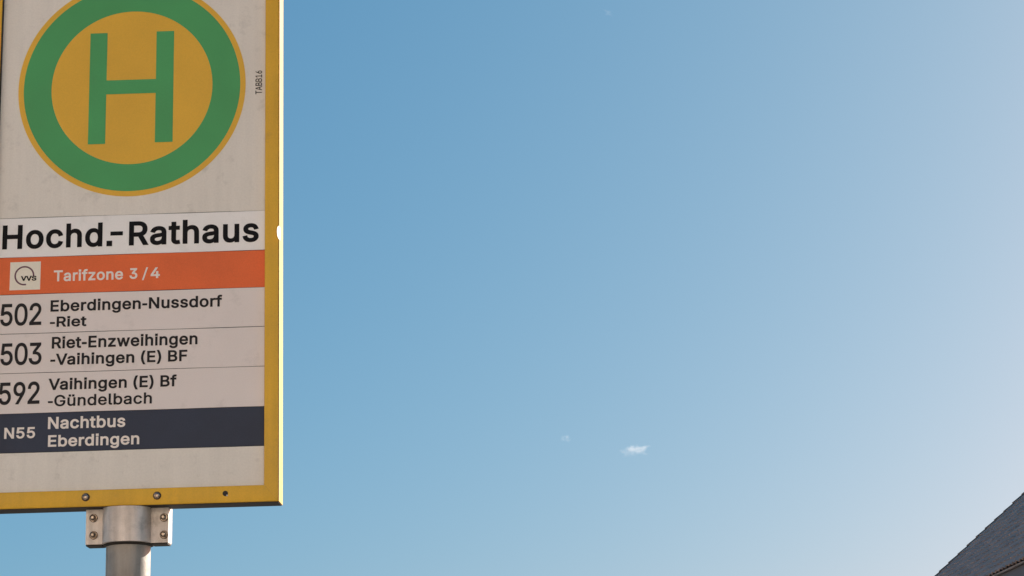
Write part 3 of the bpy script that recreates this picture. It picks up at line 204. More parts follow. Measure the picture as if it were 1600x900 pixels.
def text_mesh(name, s, x0, x1, base, cap, weight, depth, mat_, parent, thick=0.0004, rot=0, track=0, Hcap=None, kern={}):
    """Letters of s laid on the sign face between x0 and x1, cap height cap, weight = extra stroke each side in cap heights, proud of depth."""
    wt = weight * CAP; pen = 0
    bm = bmesh.new()
    for i, ch in enumerate(s):
        if ch == ' ': pen += 330; continue
        adv, sp = GL[ch]
        pen += kern.get(s[i - 1:i + 1], 0) if i else 0
        loops = [grow(flatten(g, pen), wt) for g in sp]
        pts = []; edges = []
        for Q in loops:
            o = len(pts); pts += Q; edges += [(o + k, o + (k + 1) % len(Q)) for k in range(len(Q))]
        V, _, F, _, _, _ = delaunay_2d_cdt(pts, edges, [], 0, 1e-6)
        F = [f for f in F if winding((V[f[0]] + V[f[1]] + V[f[2]]) / 3, loops) != 0]
        used = {}
        for f in F:
            for k in f:
                if k not in used: used[k] = bm.verts.new((V[k].x, V[k].y, 0))
            try: bm.faces.new([used[k] for k in f])
            except ValueError: pass
        pen += adv + track + weight * 200
    bx0 = min(v.co.x for v in bm.verts); bx1 = max(v.co.x for v in bm.verts)
    sx = (x1 - x0) / (bx1 - bx0); sy = cap / ((Hcap or CAP) + 2 * wt); ca, sa = math.cos(rot), math.sin(rot)
    for v in bm.verts:
        X = (v.co.x - bx0) * sx; Y = (v.co.y + wt) * sy
        v.co = Vector((x0 + X * ca - Y * sa, depth - thick, base + X * sa + Y * ca))
    fr = bm.faces[:]
    be = [e for e in bm.edges if len(e.link_faces) == 1]
    lowv = {}
    for e in be:
        for v in e.verts:
            if v not in lowv: lowv[v] = bm.verts.new(v.co + Vector((0, thick, 0)))
    for e in be: bm.faces.new((e.verts[0], e.verts[1], lowv[e.verts[1]], lowv[e.verts[0]]))
    me2 = bpy.data.meshes.new(name); bmesh.ops.recalc_face_normals(bm, faces=bm.faces[:]); bm.to_mesh(me2); bm.free(); me2.materials.append(mat_)
    return link(name, me2, parent)

# ================================================================== GROUND
M_asph = mat('asphalt', (0.075, 0.072, 0.068), .9, var=.25, vscale=1.5, bump=.5, bscale=60)
M_pave = mat('pale_concrete_paving', (0.24, 0.215, 0.19), .85, var=.12, vscale=2, bump=.3, bscale=60)
M_kerb = mat('kerb_stone', (0.36, 0.34, 0.31), .8, var=.15, vscale=4, bump=.3)
M_grass = mat('meadow', (0.075, 0.10, 0.03), .95, var=.4, vscale=.3)
M_cream = mat('added_house_cream_render', (0.80, 0.71, 0.615), .9, var=.05, vscale=.6, bump=.3, bscale=40)
bm = bmesh.new(); bmesh.ops.create_grid(bm, x_segments=8, y_segments=8, size=6000)
tag(obj('ground', bm, M_grass, loc=(0, 0, -.13)), kind='structure')
bm = bmesh.new(); box(bm, 2.2, 8.4, -120, 200, -.126, -.12)
tag(obj('road', bm, M_asph), kind='structure')
bm = bmesh.new(); box(bm, -30.0, 2.05, -60, 120, -.126, 0)
tag(obj('pavement', bm, M_pave), kind='structure')
bm = bmesh.new(); box(bm, 8.56, 10.6, -120, 200, -.126, 0)
tag(obj('pavement', bm, M_pave), kind='structure')
for xa in (2.052, 8.402):
    bm = bmesh.new()
    for k in range(60): box(bm, xa, xa + .146, -30 + k * 1.0, -30 + k * 1.0 + .99, -.125, .004, bevel=.012)
    tag(obj('kerb', bm, M_kerb), kind='structure')

# ================================================================== BUS STOP SIGN
D = 3.55; PSI = R(.8941)
t_ = Vector((math.cos(PSI), -math.sin(PSI), 0)); back_ = Vector((math.sin(PSI), math.cos(PSI), 0))
UP, WP = -.6745, .045            # pole axis on the sign's own axes (u across, w behind the frame front)
foot = Vector((0, D, 0)) + t_ * UP + back_ * WP
sign = empty('bus_stop_sign', foot, -PSI)
tag(sign, 'yellow-framed bus stop sign with green H emblem on a grey steel pole', 'bus stop sign')
def PX(u, w=0.0): return u * (1 + w / D) - UP
def PZ(v, w=0.0): return v * (1 + w / D) + CAM_Z
def PY(w): return w - WP
def q(u0, u1, v0, v1, w0, w1, bm=None, bevel=0, ws=None):
    """box on the sign; u, v as measured on the frame's front plane, seen at depth ws (default w0)"""
    ws = w0 if ws is None else ws
    bm = bm or bmesh.new()
    return box(bm, PX(u0, ws), PX(u1, ws), PY(w0), PY(w1), PZ(v0, ws), PZ(v1, ws), bevel)

# pole
bm = bmesh.new()
lathe(bm, [(.038, -.02), (.038, PZ(.5405))], n=64)
obj('pole', bm, M_pole, sign, smooth=True)
bm = bmesh.new(); lathe(bm, [(.075, .001), (.075, .012), (.060, .022), (.0382, .026)], n=40)
obj('base_collar', bm, M_pole, sign, smooth=True)

# frame rails: hollow channel look, mitred corners
UL, UR, UO_L, UO_R = -.9151, -.4344, -.9409, -.4084
VB, VO = .5716, .5430
VT, VOT = 1.545, 1.572
DEP = .050
def rail(pts_in, pts_out, name='frame_rail'):
    """mitred rail between two inner and two outer corners, depth 0..DEP, with eased front edges"""
    bm = bmesh.new()
    fr = [bm.verts.new((PX(u), PY(0), PZ(v))) for u, v in (pts_out[0], pts_out[1], pts_in[1], pts_in[0])]
    bk = [bm.verts.new((PX(u), PY(DEP), PZ(v))) for u, v in (pts_out[0], pts_out[1], pts_in[1], pts_in[0])]
    bm.faces.new(fr); bm.faces.new(bk[::-1])
    for i in range(4): bm.faces.new((fr[i], bk[i], bk[(i + 1) % 4], fr[(i + 1) % 4]))
    bm.edges.ensure_lookup_table()
    es = [e for e in bm.edges if all(v in fr for v in e.verts)]
    es = [es_ for es_ in es if {es_.verts[0], es_.verts[1]} in ({fr[0], fr[1]}, {fr[2], fr[3]})]
    bmesh.ops.bevel(bm, geom=es, offset=.0016, segments=3, profile=.5, affect='EDGES')
    return obj(name, bm, M_frame, sign, smooth=True)
e_ = .00025
ibl, ibr, itl, itr = (UL, VB), (UR, VB), (UL, VT), (UR, VT)
obl, obr, otl, otr = (UO_L, VO), (UO_R, VO), (UO_L, VOT), (UO_R, VOT)
bot = rail([(UL + e_, VB), (UR - e_, VB)], [(UO_L + e_, VO), (UO_R - e_, VO)])
rgt = rail([ibr, itr], [obr, otr])
lft = rail([itl, ibl], [otl, obl])
top = rail([(UR - e_, VT), (UL + e_, VT)], [(UO_R - e_, VOT), (UO_L + e_, VOT)])
# sun-side faces of the right rail: sun glare put into a paler colour
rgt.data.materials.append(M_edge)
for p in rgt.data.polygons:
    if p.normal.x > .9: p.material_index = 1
# added dark strips: underside and inner-wall shade put into colour, and an edge line
bm = bmesh.new(); box(bm, PX(UO_L) + .001, PX(UO_R) - .0015, PY(.003), PY(DEP - .001), PZ(VO) - .0012, PZ(VO) - .0002)
obj('added_dark_strip', bm, M_dark, sign)
bm = bmesh.new(); box(bm, PX(UO_R) - .0014, PX(UO_R) - .0002, PY(-.0004), PY(.003), PZ(VO) + .002, PZ(VOT) - .002)
obj('added_dark_strip', bm, M_brown, sign)  # thin dark line added beside the bright edge
bm = bmesh.new(); box(bm, PX(UL) + .0001, PX(UL) + .0012, PY(-.0006), PY(.0074), PZ(VB) + .002, PZ(VT) - .002)
obj('added_dark_strip', bm, M_dark, sign)
# back sheet
bm = bmesh.new(); q(UL - .004, UR + .004, VB - .004, VT + .004, .046, .048, bm)
obj('back_sheet', bm, M_alu, sign)
# dark carrier behind the strips, seen only in the joints
bm = bmesh.new(); q(UL - .003, UR + .003, VB - .003, VT + .003, .0095, .012, bm)
obj('strip_carrier', bm, M_dark, sign)

W = .0080                       # depth of the strips' faces
def strip(name, v0, v1, m, w=W, gap=.0005, du=0.0):
    bm = bmesh.new()
    x0, x1, z0, z1 = PX(UL - .002, w), PX(UR + .002, w), PZ(v0 + gap, w), PZ(v1 - gap, w)
    n = 14; fr = []
    # slightly wavy sheet, 1.2 mm thick
    for i in range(n + 1):
        x = x0 + (x1 - x0) * i / n
        j0 = math.sin(i * .9 + v0 * 40) * .00018; j1 = math.sin(i * .7 + v1 * 33) * .00018
        fr.append([bm.verts.new((x, PY(w), z0 + j0)), bm.verts.new((x, PY(w), z1 + j1)), bm.verts.new((x, PY(w) + .0012, z1 + j1)), bm.verts.new((x, PY(w) + .0012, z0 + j0))])
    for a, b in zip(fr, fr[1:]):
        for k in range(4): bm.faces.new((a[k], a[(k + 1) % 4], b[(k + 1) % 4], b[k]))
    bm.faces.new(fr[0]); bm.faces.new(fr[-1])
    return obj(name, bm, m, sign)
p_top = strip('sign_panel', 1.0619, VT + .002, M_panel)
p_name = strip('name_strip', .9896, 1.0619, M_name, w=.0078, gap=.0003)
p_zone = strip('fare_zone_strip', .9218, .9896, M_red)
p_502 = strip('route_strip', .8509, .9218, M_strip)
p_503 = strip('route_strip', .7800, .8509, M_strip, w=.0076)
p_592 = strip('route_strip', .7086, .7800, M_strip, w=.0079)
p_night = strip('night_route_strip', .6398, .7086, M_navy)
p_blank = strip('blank_strip', VB - .002, .6398, M_panel, w=.0077)
for o, l in ((p_502, 'route strip numbered 502'), (p_503, 'route strip numbered 503'), (p_592, 'route strip numbered 592')): o['label'] = l
# brushed-on sealing lines of the red and the name strip
# emblem: disc rim, ring, disc and the letter, thin films one over the other
def disc(name, r, w, m, hole=None):
    bm = bmesh.new(); cx, cz = PX(-.6752, W), PZ(1.3013, W); n = 160
    def ring(rr, y): return [bm.verts.new((cx + rr * math.cos(2 * math.pi * i / n), y, cz + rr * math.sin(2 * math.pi * i / n))) for i in range(n)]
    a = ring(r, PY(w)); b = ring(r, PY(w) + .0004)
    if hole:
        c = ring(hole, PY(w)); d_ = ring(hole, PY(w) + .0004)
        for i in range(n):
            j = (i + 1) % n
            for f in ((a[i], a[j], c[j], c[i]), (b[i], b[j], d_[j], d_[i]), (a[i], a[j], b[j], b[i]), (c[i], c[j], d_[j], d_[i])): bm.faces.new(f)
    else:
        bm.faces.new(a); bm.faces.new(b[::-1])
        for i in range(n): bm.faces.new((a[i], a[(i + 1) % n], b[(i + 1) % n], b[i]))
    return obj(name, bm, m, p_top)
disc('emblem_rim', .2059, W - .0005, M_yel, hole=.1962)
disc('emblem_ring', .1961, W - .0005, M_green, hole=.1459)
disc('emblem_disc', .1458, W - .0005, M_yel)
bm = bmesh.new()
w_ = W - .0010
P_ = [(-.7524, 1.1952), (-.7214, 1.1952), (-.7214, 1.2888), (-.6321, 1.2888), (-.6321, 1.1952), (-.6003, 1.1952), (-.6003, 1.4066), (-.6321, 1.4066), (-.6321, 1.3153), (-.7214, 1.3153), (-.7214, 1.4066), (-.7524, 1.4066)]
a = [bm.verts.new((PX(u, W), PY(w_), PZ(v, W))) for u, v in P_]; b = [bm.verts.new((PX(u, W), PY(w_) + .0004, PZ(v, W))) for u, v in P_]
bm.faces.new(a); bm.faces.new(b[::-1])
for i in range(12): bm.faces.new((a[i], a[(i + 1) % 12], b[(i + 1) % 12], b[i]))
obj('letter', bm, M_green, p_top)

def T(parent, s, u0, u1, v, cap, wt, m=None, name='lettering', w=W, **k):
    return text_mesh(name, s, PX(u0, w), PX(u1, w), PZ(v, w), cap * (1 + w / D), wt, PY(w) - .0002, m or M_ink, parent, **k)
wn = .0078
T(p_name, 'Hochd.', -.9001, -.7049, 1.0050, .0440, .040, w=wn, track=45)
T(p_name, '-', -.7083, -.6861, 1.0108, .0440, .028, w=wn)
T(p_name, 'Rathaus', -.6752, -.4452, 1.0050, .0440, .040, w=wn, track=45)
T(p_zone, 'Tarifzone', -.8068, -.6844, 0.9436, 0.0199, .036, M_lwhite, track=34)
T(p_zone, '3', -.6728, -.6590, 0.9439, 0.0194, .040, M_lwhite, track=34)
T(p_zone, '/', -.6508, -.6404, 0.9439, 0.0194, .008, M_lwhite, track=34)
T(p_zone, '4', -.6356, -.6193, 0.9440, 0.0194, .040, M_lwhite, track=34)
# logo patch with open ring
bm = bmesh.new(); q(-.8845, -.8305, .9298, .9808, W - .0006, W - .0001, bm, ws=W); obj('logo_patch', bm, M_logo, p_zone)
bm = bmesh.new(); cx, cz = PX(-.8589, W), PZ(.9556, W); n = 64; A = []
for i in range(n + 1):
    th = R(-2 + 284 * i / n); hw = .00135
    A.append([bm.verts.new((cx + rr * math.cos(th), y, cz + rr * math.sin(th))) for rr, y in ((.0163 - hw, PY(W) - .0009), (.0163 + hw, PY(W) - .0009), (.0163 + hw, PY(W) - .0006), (.0163 - hw, PY(W) - .0006))])
for a, b in zip(A, A[1:]):
    for k in range(4): bm.faces.new((a[k], a[(k + 1) % 4], b[(k + 1) % 4], b[k]))
bm.faces.new(A[0]); bm.faces.new(A[-1])
obj('logo_ring', bm, M_plum, p_zone)
T(p_zone, 'VVS', -.8650, -.8375, .9462, .0088, .06, M_ink, thick=.0009)
for p, s, v, u0, u1, w2, cap in ((p_502, '502', .8657, -.8990, -.8266, W, .0395), (p_503, '503', .7950, -.8962, -.8242, .0076, .0390), (p_592, '592', .7250, -.8970, -.8255, .0079, .0392)):
    T(p, s, u0, u1, v, cap, .024, M_ink2, name='route_number', w=w2, track=-70)
T(p_502, 'Eberdingen-Nussdorf', -.8110, -.5087, 0.8889, 0.0205, .040, M_ink2, track=34)
T(p_502, '-Riet', -.8112, -.7469, 0.8611, 0.0185, .040, M_ink2, track=34)
T(p_503, 'Riet-Enzweihingen', -.8068, -.5515, 0.8223, 0.0209, .040, M_ink2, w=.0076, track=34)
T(p_503, '-Vaihingen (E) BF', -.8086, -.5690, 0.7928, 0.0202, .040, M_ink2, w=.0076, kern={'Va': -60}, track=34)
T(p_592, 'Vaihingen (E) Bf', -.8107, -.5868, 0.7486, 0.0202, .040, M_ink2, w=.0079, kern={'Va': -60}, track=34)
T(p_592, '-Gündelbach', -.8106, -.6298, 0.7195, 0.0198, .030, M_ink2, w=.0079, track=34)
T(p_night, 'N55', -.8850, -.8314, 0.6648, 0.0194, .040, M_lwhite, name='route_number', track=34)
T(p_night, 'Nachtbus', -.8094, -.6752, 0.6798, 0.0210, .040, M_lwhite, track=34)
T(p_night, 'Eberdingen', -.8085, -.6503, 0.6486, 0.0203, .040, M_lwhite, track=34)
T(p_top, 'TABB16', -.4402, -.4402 + .0448, 1.2802, .0118, .012, M_ink2, rot=R(90))

# fixings -----------------------------------------------------------
def dome(u, v, w, r, parent, name='screw', hexa=False):
    """domed screw head with washer (or hexagon nut with a threaded end) facing the viewer"""
    bm = bmesh.new(); M = Matrix.Translation((PX(u), PY(w), PZ(v)))
    lathe(bm, [(r * 1.0, -.001), (r * 1.0, .0012), (r * .86, .0014)], '-Y', 28, M)
    if hexa:
        lathe(bm, [(r * .80, .0012), (r * .80, .0058), (r * .66, .0068), (r * .48, .0069)], '-Y', 6, M @ Matrix.Rotation(random.random(), 4, 'Y'))
        lathe(bm, [(r * .42, .0068), (r * .42, .0100), (r * .30, .0112)], '-Y', 18, M)
    else:
        lathe(bm, [(r * .86, .0012), (r * .86, .0022), (r * .74, .0042), (r * .50, .0056), (r * .38, .0058), (r * .30, .0036)], '-Y', 28, M)
    o = obj(name, bm, M_bolt, parent, smooth=not hexa)
    o.data.materials.append(M_rim)
    c = Vector((PX(u), 0, PZ(v)))
    for p in o.data.polygons:
        d = (p.center - c); d.y = 0
        if d.length > r * (.80 if hexa else .66) or (hexa and r * .36 < d.length < r * .60): p.material_index = 1  # dark rims: washer grime plus ring shadows put into the colour
    return o
dome(-.7406, .5591, 0, .0070, bot); dome(-.6178, .5582, 0, .0070, bot)
# empty screw hole with a bright burr
bm = bmesh.new(); M = Matrix.Translation((PX(-.5006), PY(0), PZ(.5586)))
lathe(bm, [(.0047, -.001), (.0047, .0002)], '-Y', 28, M)
obj('screw_hole', bm, M_dark, bot)
bm = bmesh.new(); M = Matrix.Translation((PX(-.4976), PY(0), PZ(.5552)))
lathe(bm, [(.0016, -.001), (.0015, .0008), (.0006, .0014)], '-Y', 12, M)
obj('burr', bm, M_alu, bot, smooth=True)
# added pale wedge standing in for a sun glint on the right rail's edge
bm = bmesh.new(); ring = []
for k in range(13):
    z = -1 + k / 6; s_ = math.sqrt(max(0.02, 1 - z * z)); zc = PZ(1.020) + z * .0125; x0 = PX(UO_R)
    ring.append([bm.verts.new(p) for p in ((x0 - .0030 * s_, PY(-.0085 * s_), zc), (x0 + .0012 * s_, PY(.0030), zc), (x0 + .0012 * s_, PY(.0100), zc), (x0 - .0034 * s_, PY(-.0004), zc), (x0 - .0034 * s_, PY(-.0081 * s_), zc))])
for a, b in zip(ring, ring[1:]):
    for k in range(5): bm.faces.new((a[k], a[(k + 1) % 5], b[(k + 1) % 5], b[k]))
bm.faces.new(ring[0]); bm.faces.new(ring[-1])
obj('glint_wedge', bm, M_glint, rgt, smooth=True)

# clamp ---------------------------------------------------------------
def clamp(sgn, name):
    """sgn -1: front half (towards the viewer), +1: rear half. Omega profile swept in height."""
    yj = sgn * .0010; th = .0150; rin = .0384; rout = .0412
    prof_o = []; prof_i = []
    hw = .0712
    pts = []
    # outer outline
    pts.append((-hw, yj)); pts.append((-hw, yj + sgn * th)); pts.append((-.0425, yj + sgn * th))
    n = 28
    for i in range(n + 1):
        a = math.pi - math.pi * i / n
        yy = yj + sgn * th + sgn * (.0500 - th) * math.sin(a) ** .8
        pts.append((rout * math.cos(a), yy))
    pts.append((.0425, yj + sgn * th)); pts.append((hw, yj + sgn * th)); pts.append((hw, yj))
    inn = []
    for i in range(n + 1):
        a = math.pi * i / n
        inn.append((rin * math.cos(a), yj + sgn * (.0455) * math.sin(a) ** .8))
    zs0, zs1 = CAM_Z + .4815, CAM_Z + .5420
    bm = bmesh.new()
    loop = pts + inn
    lo = [bm.verts.new((x, y, zs0)) for x, y in loop]; hi = [bm.verts.new((x, y, zs1)) for x, y in loop]
    m_ = len(loop)
    for i in range(m_): bm.faces.new((lo[i], lo[(i + 1) % m_], hi[(i + 1) % m_], hi[i]))
    e1 = [bm.edges.get((lo[i], lo[(i + 1) % m_])) for i in range(m_)]; e2 = [bm.edges.get((hi[i], hi[(i + 1) % m_])) for i in range(m_)]
    bmesh.ops.triangle_fill(bm, use_beauty=True, edges=e1); bmesh.ops.triangle_fill(bm, use_beauty=True, edges=e2)
    return obj(name, bm, M_galv, sign, smooth=True)
cf = clamp(-1, 'pole_clamp'); cr = clamp(1, 'pole_clamp')
for u, v in ((-.7325, .5268), (-.7318, .4972), (-.6106, .5243), (-.6102, .4946)):
    dome(u, v, .0288, .0072, cf, name='bolt', hexa=True)
    
# contact shadow below the clamp, put in as an added dark ring and strips
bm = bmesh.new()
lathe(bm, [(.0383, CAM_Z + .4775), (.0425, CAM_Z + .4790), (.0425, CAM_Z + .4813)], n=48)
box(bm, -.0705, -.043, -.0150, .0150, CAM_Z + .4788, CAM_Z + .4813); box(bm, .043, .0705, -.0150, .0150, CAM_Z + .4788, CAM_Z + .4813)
obj('clamp_shade', bm, M_dark, sign, smooth=True)
# mounting plates rising from the clamp behind the bottom rail
for x in (-.0655, .0655):
    bm = bmesh.new(); box(bm, x - .006, x + .006, .0035, .0045 + .012, CAM_Z + .4830, CAM_Z + .60, bevel=.001)
    obj('mounting_bracket', bm, M_galv, sign).location = (0, .004, 0)

# ================================================================== HOUSE on the right
M_tile = mat('slate_grey_roof_tile', (0.40, 0.285, 0.225), .62, var=.26, vscale=1.7, dirt=.5, dirtcol=(.16, .145, .14))
M_tile2 = mat('verge_tile_grey', (0.25, 0.195, 0.16), .6, var=.25, vscale=3)
M_wall = mat('render_cream', (0.62, 0.56, 0.46), .85, var=.06, vscale=1, bump=.3, bscale=40)
M_soff = mat('soffit_blue_grey', (0.10, 0.095, 0.105), .6, var=.12, vscale=3)
M_zinc = mat('zinc_gutter', (0.26, 0.24, 0.24), .5, metal=.7, var=.5, vscale=3)
M_glass = mat('window_glass', (0.02, 0.025, 0.03), .06, spec=.8)
M_wframe = mat('window_frame_white', (0.75, 0.74, 0.72), .4)
M_wood = mat('door_wood', (0.16, 0.08, 0.04), .5, streak=.2)
house = empty('house', (10.35, 60.0, 0), 0)
tag(house, 'dark grey tiled pitched roof of a house rising at the lower right edge', 'house')
ax = Vector((.027, -1, 0)).normalized(); bx = Vector((1, .027, 0)).normalized()
ZE = 6.77; TAN = .844; HW = 5.6; LEN = 18.0; SL = math.atan(TAN); SLEN = HW / math.cos(SL)
HM = Matrix(((ax.x, bx.x, 0, 0), (ax.y, bx.y, 0, 0), (0, 0, 1, 0), (0, 0, 0, 1)))      # local: x along the eave towards camera, y inwards, z up
def H(x, y, z): return HM @ Vector((x, y, z))
def hbox(bm, *a, **k): return box(bm, *a, M=HM, **k)
def slope_pt(x, s, h, side):
    """x along the eave, s up the slope, h above the slope plane; side 0 street side, 1 rear side"""
    y = s * math.cos(SL) - h * math.sin(SL); z = ZE + s * math.sin(SL) + h * math.cos(SL)
    if side: y = 2 * HW - y
    return H(x, y, z)
# roof deck
bm = bmesh.new()
prof = [(0.02, ZE - .10), (HW, ZE + HW * TAN - .06), (2 * HW - .02, ZE - .10), (2 * HW - .02, ZE - .26), (HW, ZE + HW * TAN - .24), (0.02, ZE - .26)]
a = [bm.verts.new(H(.06, y, z)) for y, z in prof]; b = [bm.verts.new(H(LEN - .06, y, z)) for y, z in prof]
for i in range(6): bm.faces.new((a[i], a[(i + 1) % 6], b[(i + 1) % 6], b[i]))
for f in ((0, 1, 4, 5), (1, 2, 3, 4)):
    bm.faces.new([a[k] for k in f]); bm.faces.new([b[k] for k in f])
roof = obj('roof', bm, M_soff, house)
# roof tiles: waved pantiles, every tile its own sheet with a butt edge and a small tilt
EXPO = .372; TW = .30; ncols = int(LEN / TW); nrows = int(SLEN / EXPO)
wave = [(0, .0), (.18, .030), (.36, .040), (.54, .026), (.72, .004), (1.04, -.004)]
bm = bmesh.new()
for side in (0, 1):
    for r_ in range(nrows):
        for c_ in range(ncols):
            x0 = c_ * TW; s0 = r_ * EXPO + random.uniform(-.010, .010); ti = random.uniform(-.008, .008); dz = random.uniform(0, .008)
            lo = []; hi = []; bt = []
            for (fx, fh) in wave:
                x = x0 + fx * TW
                lo.append(bm.verts.new(slope_pt(x, s0, fh + .052 + dz + ti * fx, side)))
                hi.append(bm.verts.new(slope_pt(x, s0 + EXPO + .03, fh + .018 + dz, side)))
                bt.append(bm.verts.new(slope_pt(x, s0 + .004, fh + .018, side)))
            for k in range(5):
                bm.faces.new((lo[k], lo[k + 1], hi[k + 1], hi[k])); bm.faces.new((bt[k], bt[k + 1], lo[k + 1], lo[k]))
tl = obj('roof_tile', bm, M_tile, roof); tl['kind'] = 'stuff'
# verge tiles on both gables: angled pieces, each one an object sharing one mesh per side
def verge_mesh(xs, side):
    bm = bmesh.new(); x0, x1 = xs
    pr = [(0.0, .030), (EXPO + .035, .004)]
    sec = [(x0, -.14), (x0, .075), (x1, .080), (x1, .0)]
    if x0 > x1: pass
    rings = []
    for s, dh in pr:
        rings.append([bm.verts.new(slope_pt(x, s, h + (dh if h > 0 else 0), side) - slope_pt(0, 0, 0, side)) for x, h in sec] +
                     [bm.verts.new(slope_pt(x + (.015 if x0 < x1 else -.015) * (x == x0), s, h - .015 + (dh if h > 0 else 0), side) - slope_pt(0, 0, 0, side)) for x, h in sec[::-1]])
    m_ = 8
    for i in range(m_): bm.faces.new((rings[0][i], rings[0][(i + 1) % m_], rings[1][(i + 1) % m_], rings[1][i]))
    bm.faces.new(rings[0]); bm.faces.new(rings[1][::-1])
    bmesh.ops.recalc_face_normals(bm, faces=bm.faces[:])
    me = bpy.data.meshes.new('verge_tile'); bm.to_mesh(me); bm.free(); me.materials.append(M_tile2); return me
for xs in ((-.05, .14), (LEN + .05, LEN - .14)):
    for side in (0, 1):
        vm = verge_mesh(xs, side)
        for r_ in range(nrows + 1):
            if r_ * EXPO > SLEN - .1: break
            o = link('verge_tile', vm, roof)
            o.location = slope_pt(random.uniform(-.008, .008), r_ * EXPO, random.uniform(-.004, .006), side)
# ridge tiles
bm = bmesh.new()
k_ = 0
while k_ * .4 < LEN:
    x0 = k_ * .4; zr = ZE + HW * TAN
    A0 = []; A1 = []
    for i in range(9):
        a_ = math.pi * i / 8
        A0.append(bm.verts.new(H(x0, HW + .16 * math.cos(a_), zr + .02 + .15 * math.sin(a_)))); A1.append(bm.verts.new(H(x0 + .42, HW + .14 * math.cos(a_), zr + .0 + .13 * math.sin(a_))))
    for i in range(8): bm.faces.new((A0[i], A0[i + 1], A1[i + 1], A1[i]))
    k_ += 1
rt = obj('ridge_tile', bm, M_tile2, roof); rt['kind'] = 'stuff'
# gutter, brackets
n = 12
for side in (0, 1):
    bm = bmesh.new()
    yc = -.05 if side == 0 else 2 * HW + .05
    A0 = []; A1 = []
    for rr in (.042, .038):
        for i in range(n + 1):
            a_ = math.pi + math.pi * i / n
            aa = (math.cos(a_) * rr + yc, ZE - .035 + math.sin(a_) * rr)
            A0.append(bm.verts.new(H(-.03, *aa))); A1.append(bm.verts.new(H(LEN + .03, *aa)))
    for k in range(n): bm.faces.new((A0[k], A0[k + 1], A1[k + 1], A1[k])); bm.faces.new((A0[n + 1 + k], A0[n + 2 + k], A1[n + 2 + k], A1[n + 1 + k]))
    bm.faces.new((A0[0], A0[n + 1], A1[n + 1], A1[0])); bm.faces.new((A0[n], A0[2 * n + 1], A1[2 * n + 1], A1[n]))
    obj('gutter', bm, M_zinc, house, smooth=True)
# walls
bm = bmesh.new()
OV = .55
zt = ZE - .27 + OV * TAN * 0
y0, y1 = OV, 2 * HW - OV; zg = ZE + HW * TAN - .27
pr = [(y0, -.12), (y0, ZE - .262), (y1, ZE - .262), (y1, -.12)]
a = [bm.verts.new(H(.35, y, z)) for y, z in [(y0, -.12), (y0, ZE - .27 + OV * TAN * .98), (HW, zg), (y1, ZE - .27 + OV * TAN * .98), (y1, -.12)]]
b = [bm.verts.new(H(LEN - .35, y, z)) for y, z in [(y0, -.12), (y0, ZE - .27 + OV * TAN * .98), (HW, zg), (y1, ZE - .27 + OV * TAN * .98), (y1, -.12)]]
for i in range(5): bm.faces.new((a[i], a[(i + 1) % 5], b[(i + 1) % 5], b[i]))
bm.faces.new(a); bm.faces.new(b)
obj('wall', bm, M_wall, house)
# boarded soffit under the street eave, board by board
for k in range(3):
    bm = bmesh.new(); hbox(bm, .37, LEN - .37, .03 + k * .175, .03 + k * .175 + .168, ZE - .30, ZE - .275, bevel=.004)
    obj('soffit_board', bm, M_soff, house)
bm = bmesh.new(); hbox(bm, .0, LEN, -.006, .016, ZE - .31, ZE - .06)
obj('fascia', bm, M_soff, house)
def window(x, z, wd=1.1, ht=1.35, face=0):
    bm = bmesh.new(); y = OV
    for (xa, xb, za, zb) in ((x, x + .08, z, z + ht), (x + wd - .08, x + wd, z, z + ht), (x + .081, x + wd - .081, z, z + .08), (x + .081, x + wd - .081, z + ht - .08, z + ht), (x + wd / 2 - .04, x + wd / 2 + .04, z + .081, z + ht - .081)):
        hbox(bm, xa, xb, y - .05, y + .02, za, zb)
    f = obj('window', bm, M_wframe, house)
    bm = bmesh.new(); hbox(bm, x + .07, x + wd - .07, y - .02, y - .012, z + .07, z + ht - .07); obj('pane', bm, M_glass, f)
    bm = bmesh.new(); hbox(bm, x - .06, x + wd + .06, y - .14, y - .002, z - .06, z - .003); obj('sill', bm, M_kerb, f)
for x in (1.6, 5.0, 8.4, 11.8, 15.2):
    window(x, 4.4)
    if x != 8.4: window(x, 1.2)
bm = bmesh.new(); hbox(bm, 8.4, 9.5, OV - .06, OV + .02, .02, 2.15, bevel=.01); dr = obj('door', bm, M_wood, house)
bm = bmesh.new(); hbox(bm, 9.30, 9.36, OV - .12, OV - .061, 1.0, 1.15, bevel=.01); obj('handle', bm, M_zinc, dr)

